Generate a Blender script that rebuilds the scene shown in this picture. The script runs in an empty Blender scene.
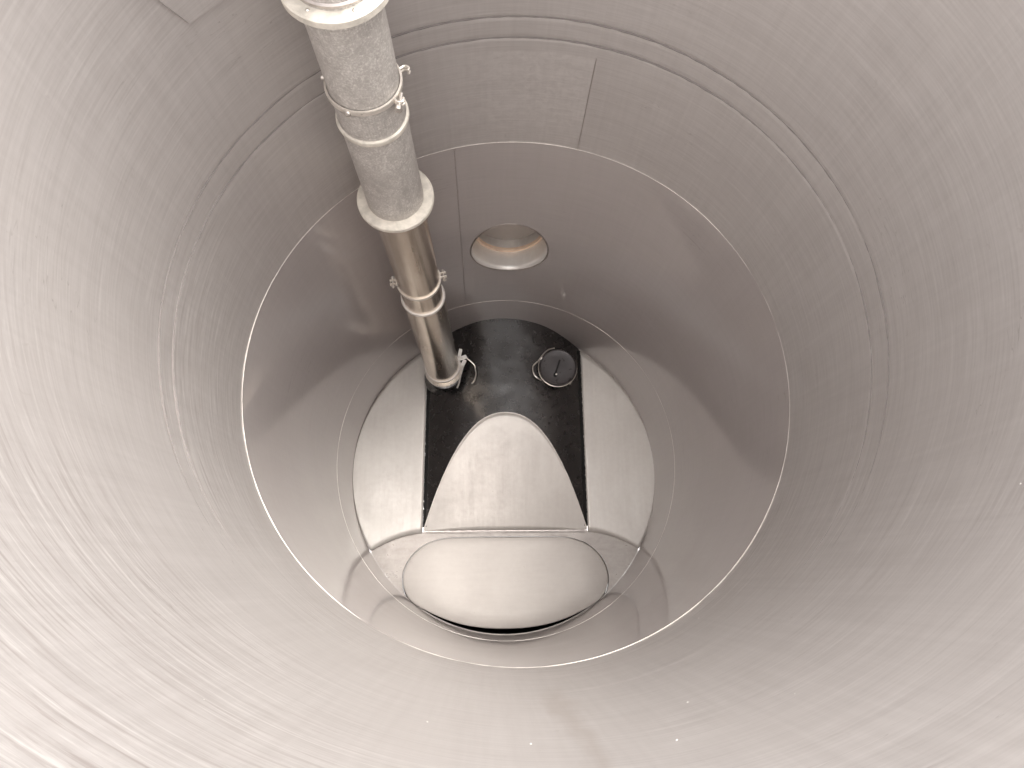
import bpy, bmesh, math, random
from mathutils import Vector, Matrix, noise
random.seed(7)
R = math.radians
S = 0.6                      # tank radius in metres; builders below work in tank radii
sc = bpy.context.scene
C = sc.collection

# ------------------------------------------------------------------ camera
CAM_Z = 4.4155
cam = bpy.data.cameras.new('camera')
cam.sensor_width = 36.0
cam.lens = 668.39 / 1024 * 36.0
cam.clip_start = 0.01
cam.clip_end = 200
co = bpy.data.objects.new('camera', cam)
C.objects.link(co)
co.matrix_world = Matrix(((0.999317, 0.0, -0.036953, -0.1188 * S),
                          (-0.010797, 0.956362, -0.291986, -0.7525 * S),
                          (0.035341, 0.292185, 0.955709, CAM_Z * S),
                          (0, 0, 0, 1)))
sc.camera = co

# ------------------------------------------------------------------ overcast daylight through the open top
SUN_EL, SUN_AZ = R(58), R(40)          # sun veiled by cloud
w = bpy.data.worlds.new('World')
sc.world = w
w.use_nodes = True
nt = w.node_tree
nt.nodes.clear()
out = nt.nodes.new('ShaderNodeOutputWorld')
bg = nt.nodes.new('ShaderNodeBackground')
sky = nt.nodes.new('ShaderNodeTexSky')
sky.sky_type = 'NISHITA'
sky.sun_disc = False
sky.sun_elevation = SUN_EL
sky.sun_rotation = SUN_AZ
sky.dust_density = 6.0
sky.air_density = 1.0
sky.ozone_density = 0.5
hs = nt.nodes.new('ShaderNodeHueSaturation')   # cloud cover: grey sky
hs.inputs['Saturation'].default_value = 0.12
mx = nt.nodes.new('ShaderNodeMix')
mx.data_type = 'RGBA'
mx.inputs[0].default_value = 0.65
mx.inputs[7].default_value = (7.6, 7.35, 7.15, 1)
nt.links.new(sky.outputs[0], hs.inputs['Color'])
nt.links.new(hs.outputs[0], mx.inputs[6])
nt.links.new(mx.outputs[2], bg.inputs[0])
bg.inputs[1].default_value = 0.13
nt.links.new(bg.outputs[0], out.inputs[0])

sun = bpy.data.lights.new('sun', 'SUN')
sun.energy = 1.5
sun.angle = R(40)
sun.color = (1.0, 0.95, 0.88)
so = bpy.data.objects.new('sun', sun)
C.objects.link(so)
sd = Vector((math.sin(SUN_AZ) * math.cos(SUN_EL), math.cos(SUN_AZ) * math.cos(SUN_EL), math.sin(SUN_EL)))
so.rotation_euler = sd.to_track_quat('Z', 'Y').to_euler()
so.location = sd * 6

sc.view_settings.view_transform = 'Standard'
sc.view_settings.look = 'None'
sc.view_settings.exposure = 1.88
sc.view_settings.gamma = 1.0
sc.render.engine = 'CYCLES'
sc.cycles.max_bounces = 16
sc.cycles.glossy_bounces = 14
sc.cycles.diffuse_bounces = 6

# ------------------------------------------------------------------ materials
def nodes(name):
    m = bpy.data.materials.new(name)
    m.use_nodes = True
    t = m.node_tree
    b = t.nodes['Principled BSDF']
    return m, t, b

def N(t, kind, **kw):
    n = t.nodes.new(kind)
    for k, v in kw.items():
        if k in n.inputs.keys():
            n.inputs[k].default_value = v
        else:
            setattr(n, k, v)
    return n

def noise_tex(t, vec, scale, detail=4, rough=.55, dist=0):
    n = N(t, 'ShaderNodeTexNoise', Scale=scale, Detail=detail, Roughness=rough, Distortion=dist)
    t.links.new(vec, n.inputs['Vector'])
    return n.outputs['Fac']

def mapping(t, vec, scale, loc=(0, 0, 0), rot=(0, 0, 0)):
    n = t.nodes.new('ShaderNodeMapping')
    n.inputs['Scale'].default_value = scale
    n.inputs['Location'].default_value = loc
    n.inputs['Rotation'].default_value = rot
    t.links.new(vec, n.inputs['Vector'])
    return n.outputs[0]

def rng(t, fac, a, b, c, d):
    n = t.nodes.new('ShaderNodeMapRange')
    n.inputs[1].default_value, n.inputs[2].default_value = a, b
    n.inputs[3].default_value, n.inputs[4].default_value = c, d
    t.links.new(fac, n.inputs[0])
    return n.outputs[0]

def mth(t, op, a, b=None):
    n = t.nodes.new('ShaderNodeMath')
    n.operation = op
    for i, v in enumerate((a, b)):
        if v is None:
            continue
        if isinstance(v, (int, float)):
            n.inputs[i].default_value = v
        else:
            t.links.new(v, n.inputs[i])
    return n.outputs[0]

def mixc(t, fac, a, b, blend='MIX'):
    n = t.nodes.new('ShaderNodeMix')
    n.data_type = 'RGBA'
    n.blend_type = blend
    for i, v in ((0, fac), (6, a), (7, b)):
        if isinstance(v, (int, float, tuple)):
            n.inputs[i].default_value = v
        else:
            t.links.new(v, n.inputs[i])
    return n.outputs[2]

def bump(t, b, h, strength, dist=.002):
    n = N(t, 'ShaderNodeBump', Strength=strength, Distance=dist)
    t.links.new(h, n.inputs['Height'])
    t.links.new(n.outputs[0], b.inputs['Normal'])

def shell_steel(name, col_lo, col_hi, r_lo, r_hi, streak, dull, coat=0):
    """rolled stainless sheet; UV x runs round the tank, UV y up it (metres)"""
    m, t, b = nodes(name)
    uv = t.nodes.new('ShaderNodeUVMap').outputs[0]
    st1 = noise_tex(t, mapping(t, uv, (3.2, 48, 1)), 1.0, 6, .65, .4)        # broad circumferential rub marks
    st2 = noise_tex(t, mapping(t, uv, (9, 260, 1), (3, 1, 0)), 1.0, 3, .6)   # fine brushing round the tank
    st3 = noise_tex(t, mapping(t, uv, (90, 3, 1), (1, 7, 0)), 1.0, 3, .6)    # faint marks up and down
    cl = noise_tex(t, mapping(t, uv, (2.4, 1.7, 1), (5, 2, 0)), 1.0, 5, .6, 1.2)
    fac = mth(t, 'ADD', mth(t, 'MULTIPLY', st1, .3), mth(t, 'MULTIPLY', st2, .45))
    fac = mth(t, 'ADD', fac, mth(t, 'MULTIPLY', st3, .25))
    fac = rng(t, fac, .28, .72, 0, 1)
    col = mixc(t, fac, col_lo, col_hi)
    stain = rng(t, cl, .45, .75, 0, .22)
    col = mixc(t, stain, col, (col_lo[0] * .93, col_lo[1] * .91, col_lo[2] * .88, 1))
    # thin scratches
    sc1 = noise_tex(t, mapping(t, uv, (5, 60, 1), (0, 0, 0), (0, 0, R(14))), 1.0, 2, .5)
    scr = rng(t, mth(t, 'ABSOLUTE', mth(t, 'SUBTRACT', sc1, .5)), 0, .006, 1, 0)
    gate = rng(t, noise_tex(t, mapping(t, uv, (4, 4, 1), (9, 3, 0)), 1.0, 2), .56, .66, 0, .5)
    col = mixc(t, mth(t, 'MULTIPLY', scr, gate), col, (col_lo[0] * .6, col_lo[1] * .57, col_lo[2] * .55, 1))
    if coat == 0:
        sx = t.nodes.new('ShaderNodeSeparateXYZ')
        t.links.new(uv, sx.inputs[0])
        # scuffs left round the tank, mostly on one side
        side = rng(t, noise_tex(t, mapping(t, uv, (1.1, 1.5, 1), (2, 4, 0)), 1.0, 3), .40, .60, 0, 1)
        near = rng(t, mth(t, 'ABSOLUTE', mth(t, 'SUBTRACT', sx.outputs[0], 1.85)), .45, 1.15, 1, .12)
        side = mth(t, 'MULTIPLY', side, near)
        sca = noise_tex(t, mapping(t, uv, (8.5, 150, 1), (7, 2, 0), (0, 0, R(2))), 1.0, 5, .7, .5)
        col = mixc(t, mth(t, 'MULTIPLY', rng(t, sca, .52, .64, 0, .75), side), col, (.40, .355, .34, 1))
        col = mixc(t, mth(t, 'MULTIPLY', rng(t, sca, .46, .34, 0, .5), side), col, (.86, .83, .81, 1))
        # fingerprints and dull spots
        dt = noise_tex(t, mapping(t, uv, (38, 38, 1)), 1.0, 3, .6, 1)
        col = mixc(t, rng(t, dt, .68, .76, 0, .28), col, (.42, .38, .36, 1))
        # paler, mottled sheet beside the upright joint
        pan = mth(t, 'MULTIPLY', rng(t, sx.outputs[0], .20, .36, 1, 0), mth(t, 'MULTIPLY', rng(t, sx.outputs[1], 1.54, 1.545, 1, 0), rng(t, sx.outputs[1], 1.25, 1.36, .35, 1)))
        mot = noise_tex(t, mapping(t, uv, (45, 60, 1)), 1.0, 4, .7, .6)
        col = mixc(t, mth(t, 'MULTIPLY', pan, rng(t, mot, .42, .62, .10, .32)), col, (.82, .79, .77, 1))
        # dried run down the near wall
        wob = noise_tex(t, mapping(t, uv, (14, 5, 1)), 1.0, 3)
        dd = mth(t, 'ABSOLUTE', mth(t, 'ADD', mth(t, 'SUBTRACT', sx.outputs[0], 2.065), mth(t, 'MULTIPLY', mth(t, 'SUBTRACT', wob, .5), .09)))
        run = mth(t, 'MULTIPLY', rng(t, dd, .002, .018, .26, 0), rng(t, sx.outputs[1], 1.50, 1.62, 0, 1))
        col = mixc(t, run, col, (.36, .30, .26, 1))
    t.links.new(col, b.inputs['Base Color'])
    b.inputs['Metallic'].default_value = 1.0 - dull
    rr = mth(t, 'ADD', rng(t, fac, 0, 1, r_lo, r_hi), rng(t, cl, .3, .7, -.02, .04))
    t.links.new(rr, b.inputs['Roughness'])
    bh = mth(t, 'ADD', mth(t, 'MULTIPLY', st2, .5), mth(t, 'MULTIPLY', st1, .5))
    bump(t, b, bh, streak, .0015)
    if coat:      # polished skin over the brushed grain
        b.inputs['Coat Weight'].default_value = coat
        b.inputs['Coat Roughness'].default_value = .085
        b.inputs['Coat IOR'].default_value = 1.7
    return m

M = {}
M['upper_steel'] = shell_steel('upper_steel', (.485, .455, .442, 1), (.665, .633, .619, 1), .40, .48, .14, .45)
M['lower_steel'] = shell_steel('lower_steel', (.42, .382, .372, 1), (.50, .46, .45, 1), .42, .52, .05, .74, .62)

def plate_steel(name, c1, c2, r1, r2, direction=(60, 4, 4)):
    m, t, b = nodes(name)
    tc = t.nodes.new('ShaderNodeTexCoord').outputs['Object']
    a = noise_tex(t, mapping(t, tc, direction), 1.0, 5, .65, .2)
    c = noise_tex(t, tc, 5.5, 5, .6, .8)
    d = noise_tex(t, tc, 60, 3, .6)
    f = mth(t, 'ADD', mth(t, 'MULTIPLY', a, .32), mth(t, 'ADD', mth(t, 'MULTIPLY', c, .38), mth(t, 'MULTIPLY', d, .30)))
    f = rng(t, f, .36, .64, 0, 1)
    col = mixc(t, f, c1, c2)
    spots = rng(t, d, .70, .78, 0, .35)
    col = mixc(t, spots, col, (c1[0] * .7, c1[1] * .66, c1[2] * .6, 1))
    t.links.new(col, b.inputs['Base Color'])
    b.inputs['Metallic'].default_value = .35
    t.links.new(rng(t, f, 0, 1, r2, r1), b.inputs['Roughness'])
    bump(t, b, mth(t, 'ADD', a, mth(t, 'MULTIPLY', d, .2)), .12, .001)
    return m

M['plate'] = plate_steel('bright_plate', (.67, .635, .60, 1), (.74, .71, .67, 1), .38, .5)
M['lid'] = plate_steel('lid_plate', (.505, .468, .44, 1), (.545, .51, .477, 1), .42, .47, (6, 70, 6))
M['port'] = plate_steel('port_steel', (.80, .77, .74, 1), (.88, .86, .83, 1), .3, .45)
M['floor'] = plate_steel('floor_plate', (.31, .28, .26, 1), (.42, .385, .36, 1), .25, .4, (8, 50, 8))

def simple(name, col, metallic, rough, var=.12, scale=40, bstr=.1, dark=None, rv=1.0):
    m, t, b = nodes(name)
    tc = t.nodes.new('ShaderNodeTexCoord').outputs['Object']
    n = noise_tex(t, tc, scale, 5, .6, .3)
    f = rng(t, n, .3, .7, 0, 1)
    lo = tuple(c * (1 - var) for c in col[:3]) + (1,)
    hi = tuple(min(1, c * (1 + var)) for c in col[:3]) + (1,)
    t.links.new(mixc(t, f, dark or lo, hi), b.inputs['Base Color'])
    b.inputs['Metallic'].default_value = metallic
    t.links.new(rng(t, f, 0, 1, rough * (1 - .2 * rv), rough * (1 + .25 * rv)), b.inputs['Roughness'])
    bump(t, b, n, bstr, .001)
    return m

M['weld'] = simple('weld_metal', (.78, .74, .70), .4, .42, .12, 120, .5)
M['weld_dull'] = simple('weld_dull', (.50, .46, .44), 1, .35, .15, 90, .4)
M['groove'] = simple('groove_metal', (.19, .172, .166), 0, .85, .15, 70, .3)
M['black_paint'] = simple('black_coating', (.0085, .008, .0083), 0, .27, .15, 45, .015, None, .12)
_b = M['black_paint'].node_tree.nodes['Principled BSDF']
_b.inputs['IOR'].default_value = 2.0
M['sealant'] = simple('black_sealant', (.010, .010, .010), 0, .55, .25, 60, .5)
M['rubber'] = simple('black_rubber', (.008, .008, .008), 0, .7, .2, 60, .3)
M['cap'] = simple('grey_cap', (.075, .069, .071), .25, .28, .12, 30, .03, None, .2)
M['bolt'] = simple('zinc_bolt', (.74, .71, .67), 1, .32, .1, 60, .15)
M['band'] = simple('clamp_steel', (.76, .71, .65), .6, .32, .12, 60, .15)
M['ring'] = simple('ring_steel', (.96, .74, .58), .2, .35, .08, 40, .1)
M['flange'] = simple('flange_zinc', (.64, .60, .535), .15, .55, .22, 38, .3)
M['fleck'] = simple('white_fleck', (.72, .70, .67), 0, .6, .05, 30, .1)

def galvanised():
    m, t, b = nodes('galvanised')
    tc = t.nodes.new('ShaderNodeTexCoord').outputs['Object']
    v = N(t, 'ShaderNodeTexVoronoi', Scale=95.0)
    t.links.new(mapping(t, tc, (1, 1, .7)), v.inputs['Vector'])
    n1 = noise_tex(t, tc, 16, 6, .7, .6)
    n2 = noise_tex(t, tc, 240, 5, .7)
    sp = t.nodes.new('ShaderNodeSeparateColor')
    t.links.new(v.outputs['Color'], sp.inputs[0])
    f = mth(t, 'ADD', mth(t, 'MULTIPLY', sp.outputs[0], .15), mth(t, 'ADD', mth(t, 'MULTIPLY', n1, .5), mth(t, 'MULTIPLY', n2, .42)))
    f = rng(t, f, .30, .82, 0, 1)
    col = mixc(t, f, (.35, .325, .305, 1), (.58, .55, .52, 1))
    white = rng(t, mth(t, 'ADD', mth(t, 'MULTIPLY', n2, .75), mth(t, 'MULTIPLY', n1, .35)), .55, .68, 0, .5)
    col = mixc(t, white, col, (.82, .79, .75, 1))
    t.links.new(col, b.inputs['Base Color'])
    b.inputs['Metallic'].default_value = .2
    t.links.new(rng(t, f, 0, 1, .42, .6), b.inputs['Roughness'])
    # fine woven grain rolled into the zinc
    ob = t.nodes.new('ShaderNodeUVMap').outputs[0]
    wv = N(t, 'ShaderNodeTexWave', Scale=70.0, wave_type='BANDS', bands_direction='X')
    t.links.new(ob, wv.inputs['Vector'])
    wv2 = N(t, 'ShaderNodeTexWave', Scale=70.0, wave_type='BANDS', bands_direction='Y')
    t.links.new(ob, wv2.inputs['Vector'])
    h = mth(t, 'ADD', mth(t, 'MULTIPLY', mth(t, 'ADD', wv.outputs['Fac'], wv2.outputs['Fac']), .5), n2)
    bump(t, b, h, .4, .0015)
    return m
M['galv'] = galvanised()

def tube_steel():
    m, t, b = nodes('tube_steel')
    uv = t.nodes.new('ShaderNodeUVMap').outputs[0]
    a = noise_tex(t, mapping(t, uv, (55, 1.3, 1)), 1.0, 5, .65, .3)
    c = noise_tex(t, mapping(t, uv, (18, 6, 1)), 1.0, 5, .6, .6)
    f = rng(t, mth(t, 'ADD', mth(t, 'MULTIPLY', a, .5), mth(t, 'MULTIPLY', c, .5)), .36, .64, 0, 1)
    t.links.new(mixc(t, f, (.58, .50, .42, 1), (.76, .69, .61, 1)), b.inputs['Base Color'])
    b.inputs['Metallic'].default_value = 1
    t.links.new(rng(t, f, 0, 1, .28, .24), b.inputs['Roughness'])
    bump(t, b, c, .012, .001)
    return m
M['tube'] = tube_steel()

# ------------------------------------------------------------------ object helpers
def link(name, me, mat, parent=None):
    o = bpy.data.objects.new(name, me)
    C.objects.link(o)
    if mat is not None:
        me.materials.append(M[mat])
    if parent is not None:
        o.parent = parent
        if parent.matrix_basis.translation.length > 0:
            o.matrix_parent_inverse = parent.matrix_basis.inverted()
    return o

def mesh(name, verts, faces, mat, parent=None, smooth=True, uvs=None, weld=False):
    """verts in tank radii, world position"""
    me = bpy.data.meshes.new(name)
    me.from_pydata([(x * S, y * S, z * S) for x, y, z in verts], [], faces)
    if uvs:
        l = me.uv_layers.new(name='UVMap')
        for lp in me.loops:
            l.data[lp.index].uv = uvs[lp.vertex_index]
    me.validate()
    bm = bmesh.new()
    bm.from_mesh(me)
    if weld:
        bmesh.ops.remove_doubles(bm, verts=bm.verts, dist=1e-6)
    bmesh.ops.recalc_face_normals(bm, faces=bm.faces)
    bm.to_mesh(me)
    bm.free()
    if smooth:
        me.shade_smooth() if hasattr(me, 'shade_smooth') else None
        for p in me.polygons:
            p.use_smooth = True
        me.set_sharp_from_angle(angle=R(38))
    return link(name, me, mat, parent)

def thing(name, label, cat, loc=(0, 0, 0)):
    o = bpy.data.objects.new(name, None)
    C.objects.link(o)
    o.location = Vector(loc) * S
    o.empty_display_size = .05
    o['label'] = label
    o['category'] = cat
    return o

def solidify(o, t):
    mo = o.modifiers.new('thickness', 'SOLIDIFY')
    mo.thickness = t * S
    mo.offset = 0
    return o

def sweep(path, rad, n=8, closed=False):
    """tube along a path of points -> verts, faces"""
    P = [Vector(p) for p in path]
    V, F = [], []
    k = len(P)
    up = None
    for i, p in enumerate(P):
        if closed:
            d = P[(i + 1) % k] - P[i - 1]
        else:
            d = P[min(i + 1, k - 1)] - P[max(i - 1, 0)]
        d.normalize()
        if up is None:
            up = Vector((0, 0, 1)) if abs(d.z) < .9 else Vector((1, 0, 0))
        a = d.cross(up).normalized()
        b = a.cross(d).normalized()
        up = b
        r = rad(i) if callable(rad) else rad
        for j in range(n):
            ph = 2 * math.pi * j / n
            V.append(tuple(p + a * (r * math.cos(ph)) + b * (r * math.sin(ph))))
    for i in range(k if closed else k - 1):
        for j in range(n):
            i2 = (i + 1) % k
            F.append((i * n + j, i * n + (j + 1) % n, i2 * n + (j + 1) % n, i2 * n + j))
    if not closed:
        F.append(tuple(range(n - 1, -1, -1)))
        F.append(tuple((k - 1) * n + j for j in range(n)))
    return V, F

def lathe(prof, n=64, origin=(0, 0, 0), axis=(0, 0, 1), caps=True, uv=False):
    """profile [(r, h)] turned about an axis -> verts, faces, uvs"""
    ax = Vector(axis).normalized()
    q = Vector((0, 0, 1)).rotation_difference(ax).to_matrix()
    V, F, U = [], [], []
    k = len(prof)
    for i in range(n + 1):
        a = 2 * math.pi * i / n
        for r, h in prof:
            V.append(tuple(Vector(origin) + q @ Vector((r * math.cos(a), r * math.sin(a), h))))
            U.append((i / n * .35, h * S))
    for i in range(n):
        for j in range(k - 1):
            F.append((i * k + j, (i + 1) * k + j, (i + 1) * k + j + 1, i * k + j + 1))
    return V, F, U

def box_on(name, c, ax, ay, az, mat, parent, bev=.15):
    """box with half-axes ax ay az (vectors), bevelled"""
    bm = bmesh.new()
    bmesh.ops.create_cube(bm, size=2)
    m = Matrix((Vector(ax), Vector(ay), Vector(az))).transposed().to_4x4()
    m.translation = Vector(c)
    bm.transform(Matrix.Scale(S, 4) @ m)
    e = min(Vector(ax).length, Vector(ay).length, Vector(az).length) * S
    bmesh.ops.bevel(bm, geom=bm.edges[:], offset=e * bev, segments=2, affect='EDGES')
    me = bpy.data.meshes.new(name)
    bm.to_mesh(me)
    bm.free()
    return link(name, me, mat, parent)

# ================================================================== the tank
def D(depth):                # depth below the camera -> height
    return CAM_Z - depth
Z_R0a, Z_R0b = D(1.704), D(1.790)
Z_W1 = D(2.334)
Z_W2 = D(3.915)
Z_TOP = D(0.53)

tank = thing('steel_tank', 'tall brushed stainless steel tank seen from inside with ring welds', 'tank')

def bulge(th, z, r=1.0):
    # the lower shell is a little out of round towards its near side
    t = min(1, max(0, (Z_W1 - z) / (Z_W1 - Z_W2)))
    return 1 + .030 * max(0, -math.sin(th)) ** 2 * t * min(1, abs(r)) ** 3

def out_of_round(p):
    k = bulge(math.atan2(p[1], p[0]), p[2], math.hypot(p[0], p[1]))
    return (p[0] * k, p[1] * k, p[2])

def wall_pt(th, z, r=1.0):
    r *= bulge(th, z)
    return (r * math.cos(th), r * math.sin(th), z)

def course(name, zs, mat, seam, rfun=None, hole=None, mirror=None):
    """one rolled sheet of the shell; seam = angle (deg) of its upright joint; hole=(th, z, a, b)"""
    n = 240
    st = 360 / n
    V, F, U, idx = [], [], [], {}
    s0 = R(seam)
    def vid(i, j):
        if (i, j) not in idx:
            th = s0 + R(st * i)
            z = zs[j]
            r = rfun(th, z) if rfun else 1.0
            idx[(i, j)] = len(V)
            V.append(wall_pt(th, z, r))
            U.append((R(st * i) * S, z * S))
        return idx[(i, j)]
    def inside(i, j):
        if not hole:
            return False
        i0, i1, j0, j1 = rect
        return i0 <= i < i1 and j0 <= j < j1
    if hole:
        hc = (hole[0] - seam) % 360 / st
        i0, i1 = int(hc - 13.2 / st), int(hc + 13.2 / st) + 1
        j0 = max(j for j in range(len(zs)) if zs[j] < hole[1] - hole[3] - .04)
        j1 = min(j for j in range(len(zs)) if zs[j] > hole[1] + hole[3] + .04)
        rect = (i0, i1, j0, j1)
    for i in range(n):
        for j in range(len(zs) - 1):
            if not inside(i, j):
                F.append((vid(i, j), vid(i + 1, j), vid(i + 1, j + 1), vid(i, j + 1)))
    if hole:
        loop = [(i, j0) for i in range(i0, i1)] + [(i1, j) for j in range(j0, j1)] + \
               [(i, j1) for i in range(i1, i0, -1)] + [(i0, j) for j in range(j1, j0, -1)]
        rings = 7
        prev = [vid(*q) for q in loop]
        thc = R(hole[0])
        for k in range(1, rings + 1):
            f = k / rings
            cur = []
            for q in loop:
                th = s0 + R(st * q[0])
                z = zs[q[1]]
                du, dv = th - thc, z - hole[1]
                du = (du + math.pi) % (2 * math.pi) - math.pi
                an = math.atan2(dv / hole[3], du / hole[2])
                eu, ev = hole[2] * math.cos(an), hole[3] * math.sin(an)
                u, v = du + (eu - du) * f, dv + (ev - dv) * f
                cur.append(len(V))
                V.append(wall_pt(thc + u, hole[1] + v))
                U.append((((thc + u - s0) % (2 * math.pi)) * S, (hole[1] + v) * S))
            m = len(loop)
            for a in range(m):
                F.append((prev[a], prev[(a + 1) % m], cur[(a + 1) % m], cur[a]))
            prev = cur
    o = mesh(name, V, F, mat, tank, True, U)
    mo = o.modifiers.new('thickness', 'SOLIDIFY')
    mo.thickness = .006 * S
    mo.offset = -1 if True else 1
    return o

def lin(a, b, n):
    return [a + (b - a) * i / n for i in range(n + 1)]

def r_upper(th, z):
    # slight swage rolled into the sheet, and a hint of unevenness
    g = 0
    for zc in (Z_R0a, Z_R0b):
        g += .003 * max(0, 1 - abs(z - zc) / .006)
    g *= .5 + .5 * math.sin(th)
    if Z_R0b < z < Z_R0a:
        g += .0008
    return 1 + g + .0015 * math.sin(3 * th + 1) * math.sin(z * 2.1)

zs = lin(Z_W1, Z_R0b - .016, 12) + [Z_R0b - .006, Z_R0b, Z_R0b + .006] + lin(Z_R0b + .02, Z_R0a - .02, 3) + [Z_R0a - .006, Z_R0a, Z_R0a + .006] + lin(Z_R0a + .016, Z_TOP, 20)
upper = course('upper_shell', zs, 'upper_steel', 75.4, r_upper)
HOLE = (90.0, D(3.235), .207, .252)
middle = course('lower_shell', lin(Z_W2, Z_W1, 34), 'lower_steel', 104.7, None, HOLE)
bottom = course('bottom_shell', lin(-.09, Z_W2, 10), 'lower_steel', 112.0)
for o in (upper, middle, bottom):
    o.modifiers['thickness'].use_rim = False
    o.modifiers['thickness'].offset = 1     # the sheet's thickness lies outside the measured inner face

def ring_weld(name, z, r, mat, wob=.0012, arc=None, out=0):
    n = 360
    path = []
    for i in range(n if not arc else n + 1):
        a = 2 * math.pi * i / n if not arc else R(arc[0] + (arc[1] - arc[0]) * i / n)
        k = noise.noise(Vector((math.cos(a) * 9, math.sin(a) * 9, z * 3)))
        path.append(wall_pt(a, z + wob * k, .9995 - .0006 * k + out))
    rr = lambda i: (min(1, i / 70, (n - i) / 70) if arc and arc[1] - arc[0] > 250 else 1) * r * max(.25, 1 + .5 * noise.noise(Vector((math.cos(2 * math.pi * i / n) * 25, math.sin(2 * math.pi * i / n) * 25, z))) + .8 * noise.noise(Vector((math.cos(2 * math.pi * i / n) * 4, math.sin(2 * math.pi * i / n) * 4, z + 5))))
    V, F = sweep(path, rr, 6, arc is None)
    return mesh(name, V, F, mat, tank)

ring_weld('ring_weld', Z_W1, .0015, 'weld')
ring_weld('ring_weld', Z_W2, .0011, 'weld')
ring_weld('floor_weld', .001, .0022, 'weld_dull', arc=(-24, 204))

for zc in (Z_R0a, Z_R0b):
    ring_weld('rolled_line', zc, .0040, 'groove', arc=(-75, 255), out=.0033)

def upright_weld(th, z0, z1, r, mat):
    n = 60
    path = []
    for i in range(n + 1):
        z = z0 + (z1 - z0) * i / n
        path.append(wall_pt(R(th) + .002 * noise.noise(Vector((th, z * 6, 0))), z, 1.0))
    V, F = sweep(path, lambda i: r * (1 + .3 * noise.noise(Vector((th, i * .7, 3)))), 6)
    return mesh('upright_weld', V, F, mat, tank)

upright_weld(75.4, Z_W1, Z_R0b - .05, .0012, 'weld_dull')
upright_weld(104.7, Z_W2, Z_W1, .0015, 'weld_dull')
upright_weld(112.0, 0, Z_W2, .0012, 'weld_dull')

# small plate on the wall near the rim
V = []
for r in (1.0, .991):
    for th, d in ((146.7, 1.300), (136.0, 1.315), (136.0, 1.02), (153.5, 1.02)):
        V.append(wall_pt(R(th), D(d), r))
mesh('wall_plate', V, [(0, 1, 2, 3), (4, 5, 6, 7), (0, 1, 5, 4), (1, 2, 6, 5), (2, 3, 7, 6), (3, 0, 4, 7)], 'upper_steel', tank, False,
     [(v[0], v[2]) for v in V])

# top rim
V, F, U = lathe([(1.0, Z_TOP), (.995, Z_TOP + .03), (1.0, Z_TOP + .05), (1.06, Z_TOP + .05), (1.06, Z_TOP + .03), (1.012, Z_TOP)], 128)
mesh('rim', V, F, 'upper_steel', tank, True, U)

# nozzle through the far wall
hz = HOLE[1]
def oval_loop(y, k, n=96):
    return [(k * math.sin(HOLE[2]) * math.cos(2 * math.pi * i / n), y, hz + k * HOLE[3] * math.sin(2 * math.pi * i / n)) for i in range(n)]
def loft(loops, cap_last=False):
    n = len(loops[0])
    V = [p for l in loops for p in l]
    F = []
    for a in range(len(loops) - 1):
        for i in range(n):
            F.append((a * n + i, a * n + (i + 1) % n, (a + 1) * n + (i + 1) % n, (a + 1) * n + i))
    if cap_last:
        F.append(tuple((len(loops) - 1) * n + i for i in range(n)))
    return V, F
def on_wall(l):
    return [(x, math.sqrt(max(0, 1 - x * x)), z) for x, y, z in l]
V, F = loft([on_wall(oval_loop(1, 1.0)), oval_loop(1.03, .995), oval_loop(1.28, .985)])
nozzle = mesh('nozzle', V, F, 'port', tank)
solidify(nozzle, .004)
V, F = loft([oval_loop(1.112, .985), oval_loop(1.112, .915), oval_loop(1.130, .915), oval_loop(1.130, .985)])
mesh('ring', V, F, 'ring', nozzle)
V, F = loft([oval_loop(1.19, .985), oval_loop(1.205, .80), oval_loop(1.235, .5), oval_loop(1.245, .2), oval_loop(1.247, .05)], True)
mesh('blank_cover', V, F, 'lid', nozzle)
# weld line round the nozzle mouth
V, F = sweep([(x * 1.012, math.sqrt(1 - (x * 1.012) ** 2), hz + (z - hz) * 1.012) for x, y, z in oval_loop(1, 1.0)], .0045, 6, True)
mesh('weld', V, F, 'weld_dull', nozzle)

# specks on the near wall
def specks():
    V, F = [], []
    spots = [(-102.9, 1.295, 1.0), (-56.2, 1.142, 1.0), (-67.4, 1.177, .9), (-79.7, 1.159, 1), (-74.7, 1.387, .8), (-57.9, 2.155, 1), (-36.1, 1.13, 1.3), (-92.7, 1.227, .9)]
    for k in range(3):
        spots.append((random.uniform(-170, -10), random.uniform(.7, 2.2), random.uniform(.25, .6)))
    for th, d, s in spots:
        b = len(V)
        r = .0021 * s
        n = 7
        for q, (kr, h) in enumerate(((1, 0), (.7, .5), (0.05, .7))):
            for i in range(n):
                a = 2 * math.pi * i / n
                j = 1 + .25 * math.sin(i * 2.3 + th)
                V.append(wall_pt(R(th) + r * kr * j * math.cos(a), D(d) + r * kr * 1.2 * j * math.sin(a), 1 - r * h * .6))
        for q in range(2):
            for i in range(n):
                F.append((b + q * n + i, b + q * n + (i + 1) % n, b + (q + 1) * n + (i + 1) % n, b + (q + 1) * n + i))
        F.append(tuple(b + 2 * n + i for i in range(n)))
    o = mesh('dried_specks', V, F, 'fleck', tank)
    o['kind'] = 'stuff'
specks()

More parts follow.
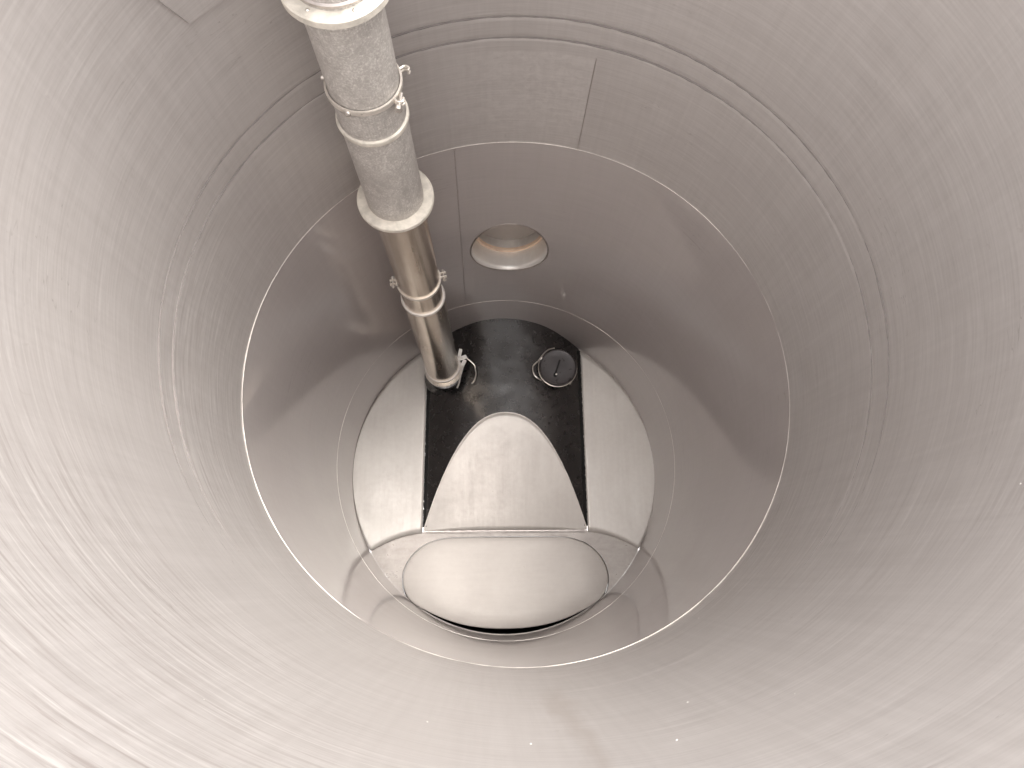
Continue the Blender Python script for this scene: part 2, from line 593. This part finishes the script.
# ------------------------------------------------------------------ bottom plates
HW, HH = .530, .205         # hump half-width, height
def g(x):
    return max(0.0, 1 - abs(x / HW) ** 2.25)
Y_BASE, Y_PEAK = -.395, .338
def y_arch(x):
    return Y_BASE + (Y_PEAK - Y_BASE) * g(x)
def z_arch(y):
    return HH * (y - Y_BASE) / (Y_PEAK - Y_BASE)
def front_edge(x):           # where the side plates stop and the hatch floor begins
    a = abs(x)
    if a <= HW:
        return -.405
    t = (a - HW) / (.85 - HW)
    return -.405 - .02 * t - .085 * t * t

def side_plate(sgn):
    V, F = [], []
    nx, ny = 40, 30
    for i in range(nx + 1):
        t = i / nx
        x = HW + .004 + (.9985 - HW - .004) * (1 - (1 - t) ** 1.8)
        top = math.sqrt(max(0, .9985 ** 2 - x * x))
        lo = max(front_edge(x), -top)
        for j in range(ny + 1):
            y = lo + (top - lo) * j / ny
            V.append((sgn * x, y, .0))
    for i in range(nx):
        for j in range(ny):
            a = i * (ny + 1) + j
            F.append((a, a + ny + 1, a + ny + 2, a + 1))
    V = [out_of_round(p) for p in V]
    o = mesh('side_plate', V, F, 'plate', tank)
    mo = o.modifiers.new('thickness', 'SOLIDIFY')
    mo.thickness = .02 * S
    mo.offset = -1
    return o
side_plate(-1)
side_plate(1)

# hatch floor, a step lower, with its opening
Z_F = -.012
lid_pts = [(.0, -.437), (.335, -.438), (.45, -.455), (.535, -.493), (.605, -.563), (.640, -.645), (.634, -.728), (.585, -.806), (.466, -.873), (.315, -.929), (.16, -.959), (0, -.967)]
full = lid_pts[:-1] + [(-x, y) for x, y in lid_pts[:0:-1]]
LC = (0, -.70)
def cr(p0, p1, p2, p3, t):
    return .5 * (2 * p1 + (p2 - p0) * t + (2 * p0 - 5 * p1 + 4 * p2 - p3) * t * t + (3 * p1 - p0 - 3 * p2 + p3) * t ** 3)
outline = []
m = len(full)
for i in range(m):
    for k in range(6):
        t = k / 6
        p = [full[(i + q) % m] for q in (-1, 0, 1, 2)]
        outline.append((cr(p[0][0], p[1][0], p[2][0], p[3][0], t), cr(p[0][1], p[1][1], p[2][1], p[3][1], t)))
def grown(gap_side, gap_front):
    res = []
    for x, y in outline:
        dx, dy = x - LC[0], y - LC[1]
        l = math.hypot(dx, dy)
        f = max(0, -dy / l) ** .8
        gp = gap_side + (gap_front - gap_side) * f
        nx, ny = x + dx / l * gp, y + dy / l * gp
        rr = math.hypot(nx, ny)
        if rr > .9965:
            nx, ny = nx / rr * .9965, ny / rr * .9965
        res.append((nx, ny))
    return res
hole2 = grown(.007, .034)
outer = []
for x, y in outline:
    dx, dy = x - LC[0], y - LC[1]
    l = math.hypot(dx, dy)
    dx, dy = dx / l, dy / l
    t = 0.0
    while True:
        px, py = LC[0] + dx * t, LC[1] + dy * t
        if px * px + py * py > .999 ** 2 or py > front_edge(px) + .004:
            break
        t += .001
    outer.append((px, py))
V, F = loft([[(x, y, Z_F) for x, y in outer], [(a[0] * .5 + b[0] * .5, a[1] * .5 + b[1] * .5, Z_F) for a, b in zip(outer, hole2)], [(x, y, Z_F) for x, y in hole2], [(x, y, Z_F - .03) for x, y in hole2]])
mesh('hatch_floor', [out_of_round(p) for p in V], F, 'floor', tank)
# lip under the sloping plate
box_on('step_lip', (0, -.4025, -.010), (HW, 0, 0), (0, .006, 0), (0, 0, .012), 'floor', tank)
# dark shaft below the hatch
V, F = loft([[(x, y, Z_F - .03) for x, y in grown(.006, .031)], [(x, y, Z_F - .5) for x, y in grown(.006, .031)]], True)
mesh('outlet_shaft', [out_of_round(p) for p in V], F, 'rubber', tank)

# hatch lid
lid = thing('hatch_lid', 'rounded steel hatch lid with black gap around its curved edge', 'lid', (0, -.7, Z_F))
def shrink(k, dz):
    return [(LC[0] + (x - LC[0]) * k, LC[1] + (y - LC[1]) * k, Z_F + dz) for x, y in outline]
V, F = loft([shrink(.99, -.045), shrink(1.0, -.04), shrink(1.0, .020), shrink(.994, .025), shrink(.97, .0275), shrink(.7, .028), shrink(.35, .0275), shrink(.02, .0275)], True)
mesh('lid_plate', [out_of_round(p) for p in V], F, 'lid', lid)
V, F = loft([[(x, y, Z_F - .045) for x, y in grown(-.02, -.02)], [(x, y, Z_F - .045) for x, y in grown(.004, .006)], [(x, y, Z_F - .060) for x, y in grown(.004, .006)]])
mesh('gasket', [out_of_round(p) for p in V], F, 'rubber', lid)

# ------------------------------------------------------------------ black half-round duct with its sloping end plate
duct = thing('black_duct', 'glossy black half-round duct across the tank bottom with arched steel end plate', 'duct', (0, .4, 0))
V, F = [], []
nx, ny = 96, 60
for i in range(nx + 1):
    x = HW * math.sin(math.pi * (i / nx - .5))
    y0 = y_arch(x) - .004
    y1 = math.sqrt(1 - x * x) + .002
    for j in range(ny + 1):
        y = y0 + (y1 - y0) * j / ny
        q = noise.noise(Vector((x * 5, y * 5, 2))) * .008 + noise.noise(Vector((x * 14, y * 14, 5))) * .0016
        q *= min(1, g(x) * 3)
        V.append((x, y, HH * g(x) + q - .001))
for i in range(nx):
    for j in range(ny):
        a = i * (ny + 1) + j
        F.append((a, a + ny + 1, a + ny + 2, a + 1))
mesh('duct_shell', V, F, 'black_paint', duct)
# arched plate
V, F = [], []
ny = 24
for i in range(nx + 1):
    x = (HW - .002) * math.sin(math.pi * (i / nx - .5))
    y1 = max(y_arch(x), Y_BASE + .002)
    for j in range(ny + 1):
        y = Y_BASE + (y1 - Y_BASE) * j / ny
        V.append((x, y, z_arch(y) + .006))
for i in range(nx):
    for j in range(ny):
        a = i * (ny + 1) + j
        F.append((a, a + ny + 1, a + ny + 2, a + 1))
o = mesh('arched_plate', V, F, 'plate', duct)
o['label'] = 'pale arched steel end plate sloping down to hatch'
mo = o.modifiers.new('thickness', 'SOLIDIFY')
mo.thickness = .012 * S
mo.offset = -1
# weld round the arch
pth = []
for i in range(2, nx - 1):
    x = (HW - .002) * math.sin(math.pi * (i / nx - .5))
    y = y_arch(x) + .001
    pth.append((x, y, z_arch(y) + .005))
V, F = sweep(pth, lambda i: .0035 * (1 + .4 * noise.noise(Vector((i * .6, 0, 0)))), 6)
mesh('arch_weld', V, F, 'weld', duct)
V, F = sweep([(-HW + .01 + 2 * (HW - .01) * i / 80, -.398 + .0015 * noise.noise(Vector((i * .5, 3, 1))), .004) for i in range(81)], lambda i: .0045 * (1 + .5 * noise.noise(Vector((i * .4, 7, 0)))), 6)
mesh('foot_weld', V, F, 'weld_dull', duct)
# ragged sealant along both long edges
for sgn in (-1, 1):
    V, F = [], []
    n = 260
    for i in range(n + 1):
        y = -.37 + (.84 + .37) * i / n
        k1 = noise.noise(Vector((y * 42, sgn, 0))) * .004 + noise.noise(Vector((y * 120, sgn, 4))) * .0035
        V += [(sgn * (HW - .02), y, .016), (sgn * (HW - .004), y, .008), (sgn * (HW + .004 + k1), y, .003), (sgn * (HW + .005 + k1), y, -.004)]
    for i in range(n):
        for j in range(3):
            a = i * 4 + j
            F.append((a, a + 4, a + 5, a + 1))
    mesh('sealant_bead', V, F, 'sealant', duct)

# pipe axis leans a little
def axis_pt(depth):
    t = (depth - 1.25) / (4.2 - 1.25)
    return Vector((-.488 + .080 * t, .6615 - .0315 * t, D(depth)))
AX = (axis_pt(1.0) - axis_pt(4.0)).normalized()

def neck(x, y, r, z1):
    V, F, U = lathe([(r * 1.25, .03), (r * 1.22, .07), (r * 1.02, .10), (r, .12), (r, z1 - .03), (r * 1.1, z1 - .028), (r * 1.1, z1 - .005), (r * 1.04, z1), (r * .8, z1), (r * .8, z1 - .1)], 48, (x, y, 0))
    return mesh('neck', V, F, 'black_paint', duct, True, U)
PB = axis_pt(4.25)
neck(PB.x, PB.y, .113, .195)
CX, CY = .352, .654
neck(CX, CY, .106, .165)

# ------------------------------------------------------------------ cap on the right neck
cap = thing('round_cap', 'dark grey round cap with bar handle closing the open duct neck', 'cap', (CX, CY, .165))
V, F, U = lathe([(.1275, .150), (.1275, .196), (.124, .203), (.1185, .206), (.116, .203), (.113, .202), (.06, .2035), (.002, .204)], 64, (CX, CY, 0))
mesh('cap_disc', V, F, 'cap', cap, True, U)
V, F, U = lathe([(.1275, .166), (.1315, .168), (.1315, .176), (.1275, .178)], 64, (CX, CY, 0))
mesh('cap_band', V, F, 'band', cap, True, U)
hd = Vector((.34, 1, 0)).normalized()
hp = Vector((-hd.y, hd.x, 0))
box_on('bar_handle', Vector((CX - .002, CY + .002, .209)), hd * .047, hp * .0055, Vector((0, 0, .006)), 'rubber', cap)
V, F, U = lathe([(.013, .202), (.013, .213), (.009, .216), (.001, .2165)], 20, (CX - .018, CY - .055, 0))
pv = mesh('handle_pivot', V, F, 'rubber', cap, True, U)
V, F, U = lathe([(.0065, .2165), (.0065, .221), (.004, .2225), (.0005, .223)], 16, (CX - .014, CY - .056, 0))
mesh('screw', V, F, 'bolt', pv, True, U)

def wire(name, pts, z, r, mat, parent):
    P = [Vector((p[0], p[1], p[2] if len(p) > 2 else z)) for p in pts]
    Q = []
    k = len(P)
    for i in range(k - 1):
        a, b, c, d = P[max(i - 1, 0)], P[i], P[i + 1], P[min(i + 2, k - 1)]
        for s in range(5):
            t = s / 5
            Q.append(Vector([cr(a[q], b[q], c[q], d[q], t) for q in range(3)]))
    Q.append(P[-1])
    V, F = sweep(Q, r, 8)
    return mesh(name, V, F, mat, parent)

wire('latch_wire', [(.335, .795, .18), (.300, .782, .19), (.266, .755, .20), (.224, .700, .20), (.186, .658, .20), (.191, .604, .20), (.216, .577, .195), (.240, .570, .17)], .17, .0052, 'bolt', cap)
box_on('latch_lug', (.240, .713, .195), (.007, .006, 0), (-.004, .006, 0), (0, 0, .010), 'bolt', cap)
for dx, dy in ((.082, -.098),):
    V, F, U = lathe([(.008, .14), (.008, .172), (.004, .176), (.0005, .177)], 12, (CX + dx, CY + dy, 0))
    mesh('latch_pin', V, F, 'bolt', cap, True, U)

# ------------------------------------------------------------------ pipes
def pipe_piece(name, prof, depth, mat, parent, n=64):
    """profile (r, distance up the axis from depth)"""
    V, F, U = lathe(prof, n, axis_pt(depth), AX)
    return mesh(name, V, F, mat, parent, True, U)

def band_clamp(parent, depth, r, h, mat, tilt=0):
    return pipe_piece('clamp_band', [(r, -h), (r + .006, -h), (r + .007, 0), (r + .006, h), (r, h)], depth, mat, parent)

RP = .108
RL = .1015
lower = thing('steel_tube', 'shiny brownish steel tube below the white collar standing on the black duct', 'pipe', tuple(axis_pt(4.25)))
pipe_piece('tube', [(RL * .985, 0), (RL * .985, 2.06)], 4.24, 'tube', lower)
pipe_piece('outer_sleeve', [(RL * 1.0, 0), (RL * 1.045, 0), (RL * 1.045, 1.12), (RL * 1.0, 1.12)], 4.20, 'tube', lower)
pipe_piece('sleeve_bead', [(RL * 1.04, -.006), (RL * 1.09, -.004), (RL * 1.10, .002), (RL * 1.07, .008), (RL * .98, .009)], 3.07, 'weld', lower)
cb = band_clamp(lower, 2.889, RL * .985, .009, 'band')

def side_dirs():
    a = Vector((1, 0, 0))
    a = (a - AX * a.dot(AX)).normalized()
    b = AX.cross(a).normalized()
    return a, b
SX, SY = side_dirs()
def lug_pair(parent, band, depth, r, ang, size=1.0):
    c = axis_pt(depth)
    d = SX * math.cos(R(ang)) + SY * math.sin(R(ang))
    tdir = AX.cross(d).normalized()
    for s in (-1, 1):
        p = c + d * (r + .020 * size) + tdir * (.012 * s * size)
        box_on('lug', p, d * .020 * size, tdir * .0028 * size, AX * .011 * size, 'band', band, .4)
    p = c + d * (r + .024 * size)
    q = [p - tdir * .034 * size, p + tdir * .034 * size]
    V, F = sweep([q[0] + (q[1] - q[0]) * t / 4 for t in range(5)], .0055 * size, 10)
    mesh('bolt', V, F, 'bolt', band)
    for s, e in ((-1, .030), (1, .022)):
        pp = p + tdir * (e * s * size)
        V, F, U = lathe([(.0005, -.005 * size), (.0105 * size, -.005 * size), (.0105 * size, .005 * size), (.0005, .005 * size)], 6, pp, tdir)
        mesh('nut', V, F, 'bolt', band, False)
lug_pair(lower, cb, 2.889, RL * .985, 12, .85)
lug_pair(lower, cb, 2.889, RL * .985, 186, .85)
fb = pipe_piece('foot_band', [(RL * 1.05, -.010), (RL * 1.13, -.010), (RL * 1.14, 0), (RL * 1.13, .010), (RL * 1.05, .010)], 4.125, 'weld', lower)
pipe_piece('foot_ring', [(RL * 1.05, -.006), (RL * 1.20, -.006), (RL * 1.22, 0), (RL * 1.20, .006), (RL * 1.05, .006)], 4.195, 'band', lower)
# over-centre latch and its bail
wire('latch_bail', [(-.300, .715, .225), (-.270, .716, .225), (-.238, .695, .22), (-.205, .664, .21), (-.198, .640, .205), (-.194, .600, .205), (-.206, .556, .205), (-.222, .540, .195)], .19, .0046, 'bolt', lower)
box_on('latch_plate', (-.282, .708, .228), (.026, .010, 0), (-.005, .012, 0), (0, 0, .007), 'bolt', lower, .4)
box_on('latch_plate', (-.300, .738, .232), (.005, .024, 0), (.007, -.002, 0), (0, 0, .010), 'bolt', lower, .4)
box_on('latch_plate', (-.276, .672, .222), (.008, .018, 0), (.008, -.004, 0), (0, 0, .008), 'bolt', lower, .4)
wire('latch_lever', [(-.280, .690, .222), (-.282, .640, .215), (-.296, .590, .205), (-.305, .548, .195), (-.318, .512, .185)], .2, .0060, 'bolt', lower)

upperp = thing('galvanised_pipe', 'mottled galvanised pipe with pale flanges hanging down into the tank', 'pipe', tuple(axis_pt(2.2)))
pipe_piece('pipe_wall', [(RP * .98, 0), (RP * .98, .47)], 2.20, 'galv', upperp)
pipe_piece('pipe_wall', [(RP * .97, 0), (RP * .97, .51)], 1.765, 'galv', upperp)
pipe_piece('top_section', [(RP * .93, 0), (RP * .93, .80)], 1.26, 'galv', upperp)
def flange(depth, ro, ri, h, seed):
    V, F, U = lathe([(ri, h), (ri + .008, h + .001), (ro - .004, h), (ro, h - .004), (ro, -h + .003), (ro - .004, -h), (ri, -h)], 96, axis_pt(depth), AX)
    V = [(x, y, z + .0015 * noise.noise(Vector((x * 20, y * 20, seed)))) for x, y, z in V]
    return mesh('flange', V, F, 'flange', upperp, True, U)
flange(2.207, .1441, RP * .97, .011, 1)
ft = flange(1.280, .1395, RP * .92, .012, 2)
# rolled edge and rivets on the top flange
pipe_piece('collar_bead', [(RP * .92, -.004), (RP * .985, -.003), (RP * .99, .003), (RP * .93, .006)], 1.258, 'weld_dull', upperp)
for a in (-118, -62, 10, 170):
    d = SX * math.cos(R(a)) + SY * math.sin(R(a))
    V, F, U = lathe([(.0055, -.002), (.005, .003), (.0025, .005), (.0005, .0055)], 12, axis_pt(1.268) + d * .118, AX)
    mesh('rivet', V, F, 'bolt', ft, True, U)
pipe_piece('joint_bead', [(RP * .98, -.016), (RP * 1.03, -.015), (RP * 1.06, -.004), (RP * 1.045, .004), (RP * .97, .006)], 1.749, 'flange', upperp)
cu = band_clamp(upperp, 1.615, RP * .995, .008, 'band')
# hooked ends and long bolt of the upper clamp
cc = axis_pt(1.615)
for an in (-34, 22):
    d = SX * math.cos(R(an)) + SY * math.sin(R(an))
    tdir = AX.cross(d).normalized()
    sg = 1 if an > 0 else -1
    pts = [cc + d * (RP + .004), cc + d * (RP + .020) + tdir * .004 * sg, cc + d * (RP + .030) - tdir * .006 * sg, cc + d * (RP + .024) - tdir * .016 * sg]
    for dz in (-.006, .006):
        wire('hook', [tuple(p + AX * dz) for p in pts], 0, .0042, 'band', cu)
d0 = cc + (SX * math.cos(R(-42)) + SY * math.sin(R(-42))) * (RP + .034)
d1 = cc + (SX * math.cos(R(28)) + SY * math.sin(R(28))) * (RP + .034)
V, F = sweep([d0 + (d1 - d0) * t / 6 for t in range(3)], .0062, 10)
mesh('bolt', V, F, 'bolt', cu)
V, F, U = lathe([(.0005, -.006), (.0115, -.006), (.0115, .006), (.0005, .006)], 6, d0, (d1 - d0))
mesh('nut', V, F, 'bolt', cu, False)
V, F, U = lathe([(.008, -.003), (.007, .005), (.0005, .008)], 12, axis_pt(1.58) + (SX * math.cos(R(188)) + SY * math.sin(R(188))) * RP, -SX)
mesh('stud', V, F, 'bolt', upperp, True, U)
V, F, U = lathe([(.013, -.002), (.012, .004), (.006, .007), (.0005, .008)], 14, axis_pt(1.62) + (SX * math.cos(R(-112)) + SY * math.sin(R(-112))) * (RP + .006), SX * math.cos(R(-112)) + SY * math.sin(R(-112)))
mesh('spot_weld', V, F, 'bolt', cu, True, U)
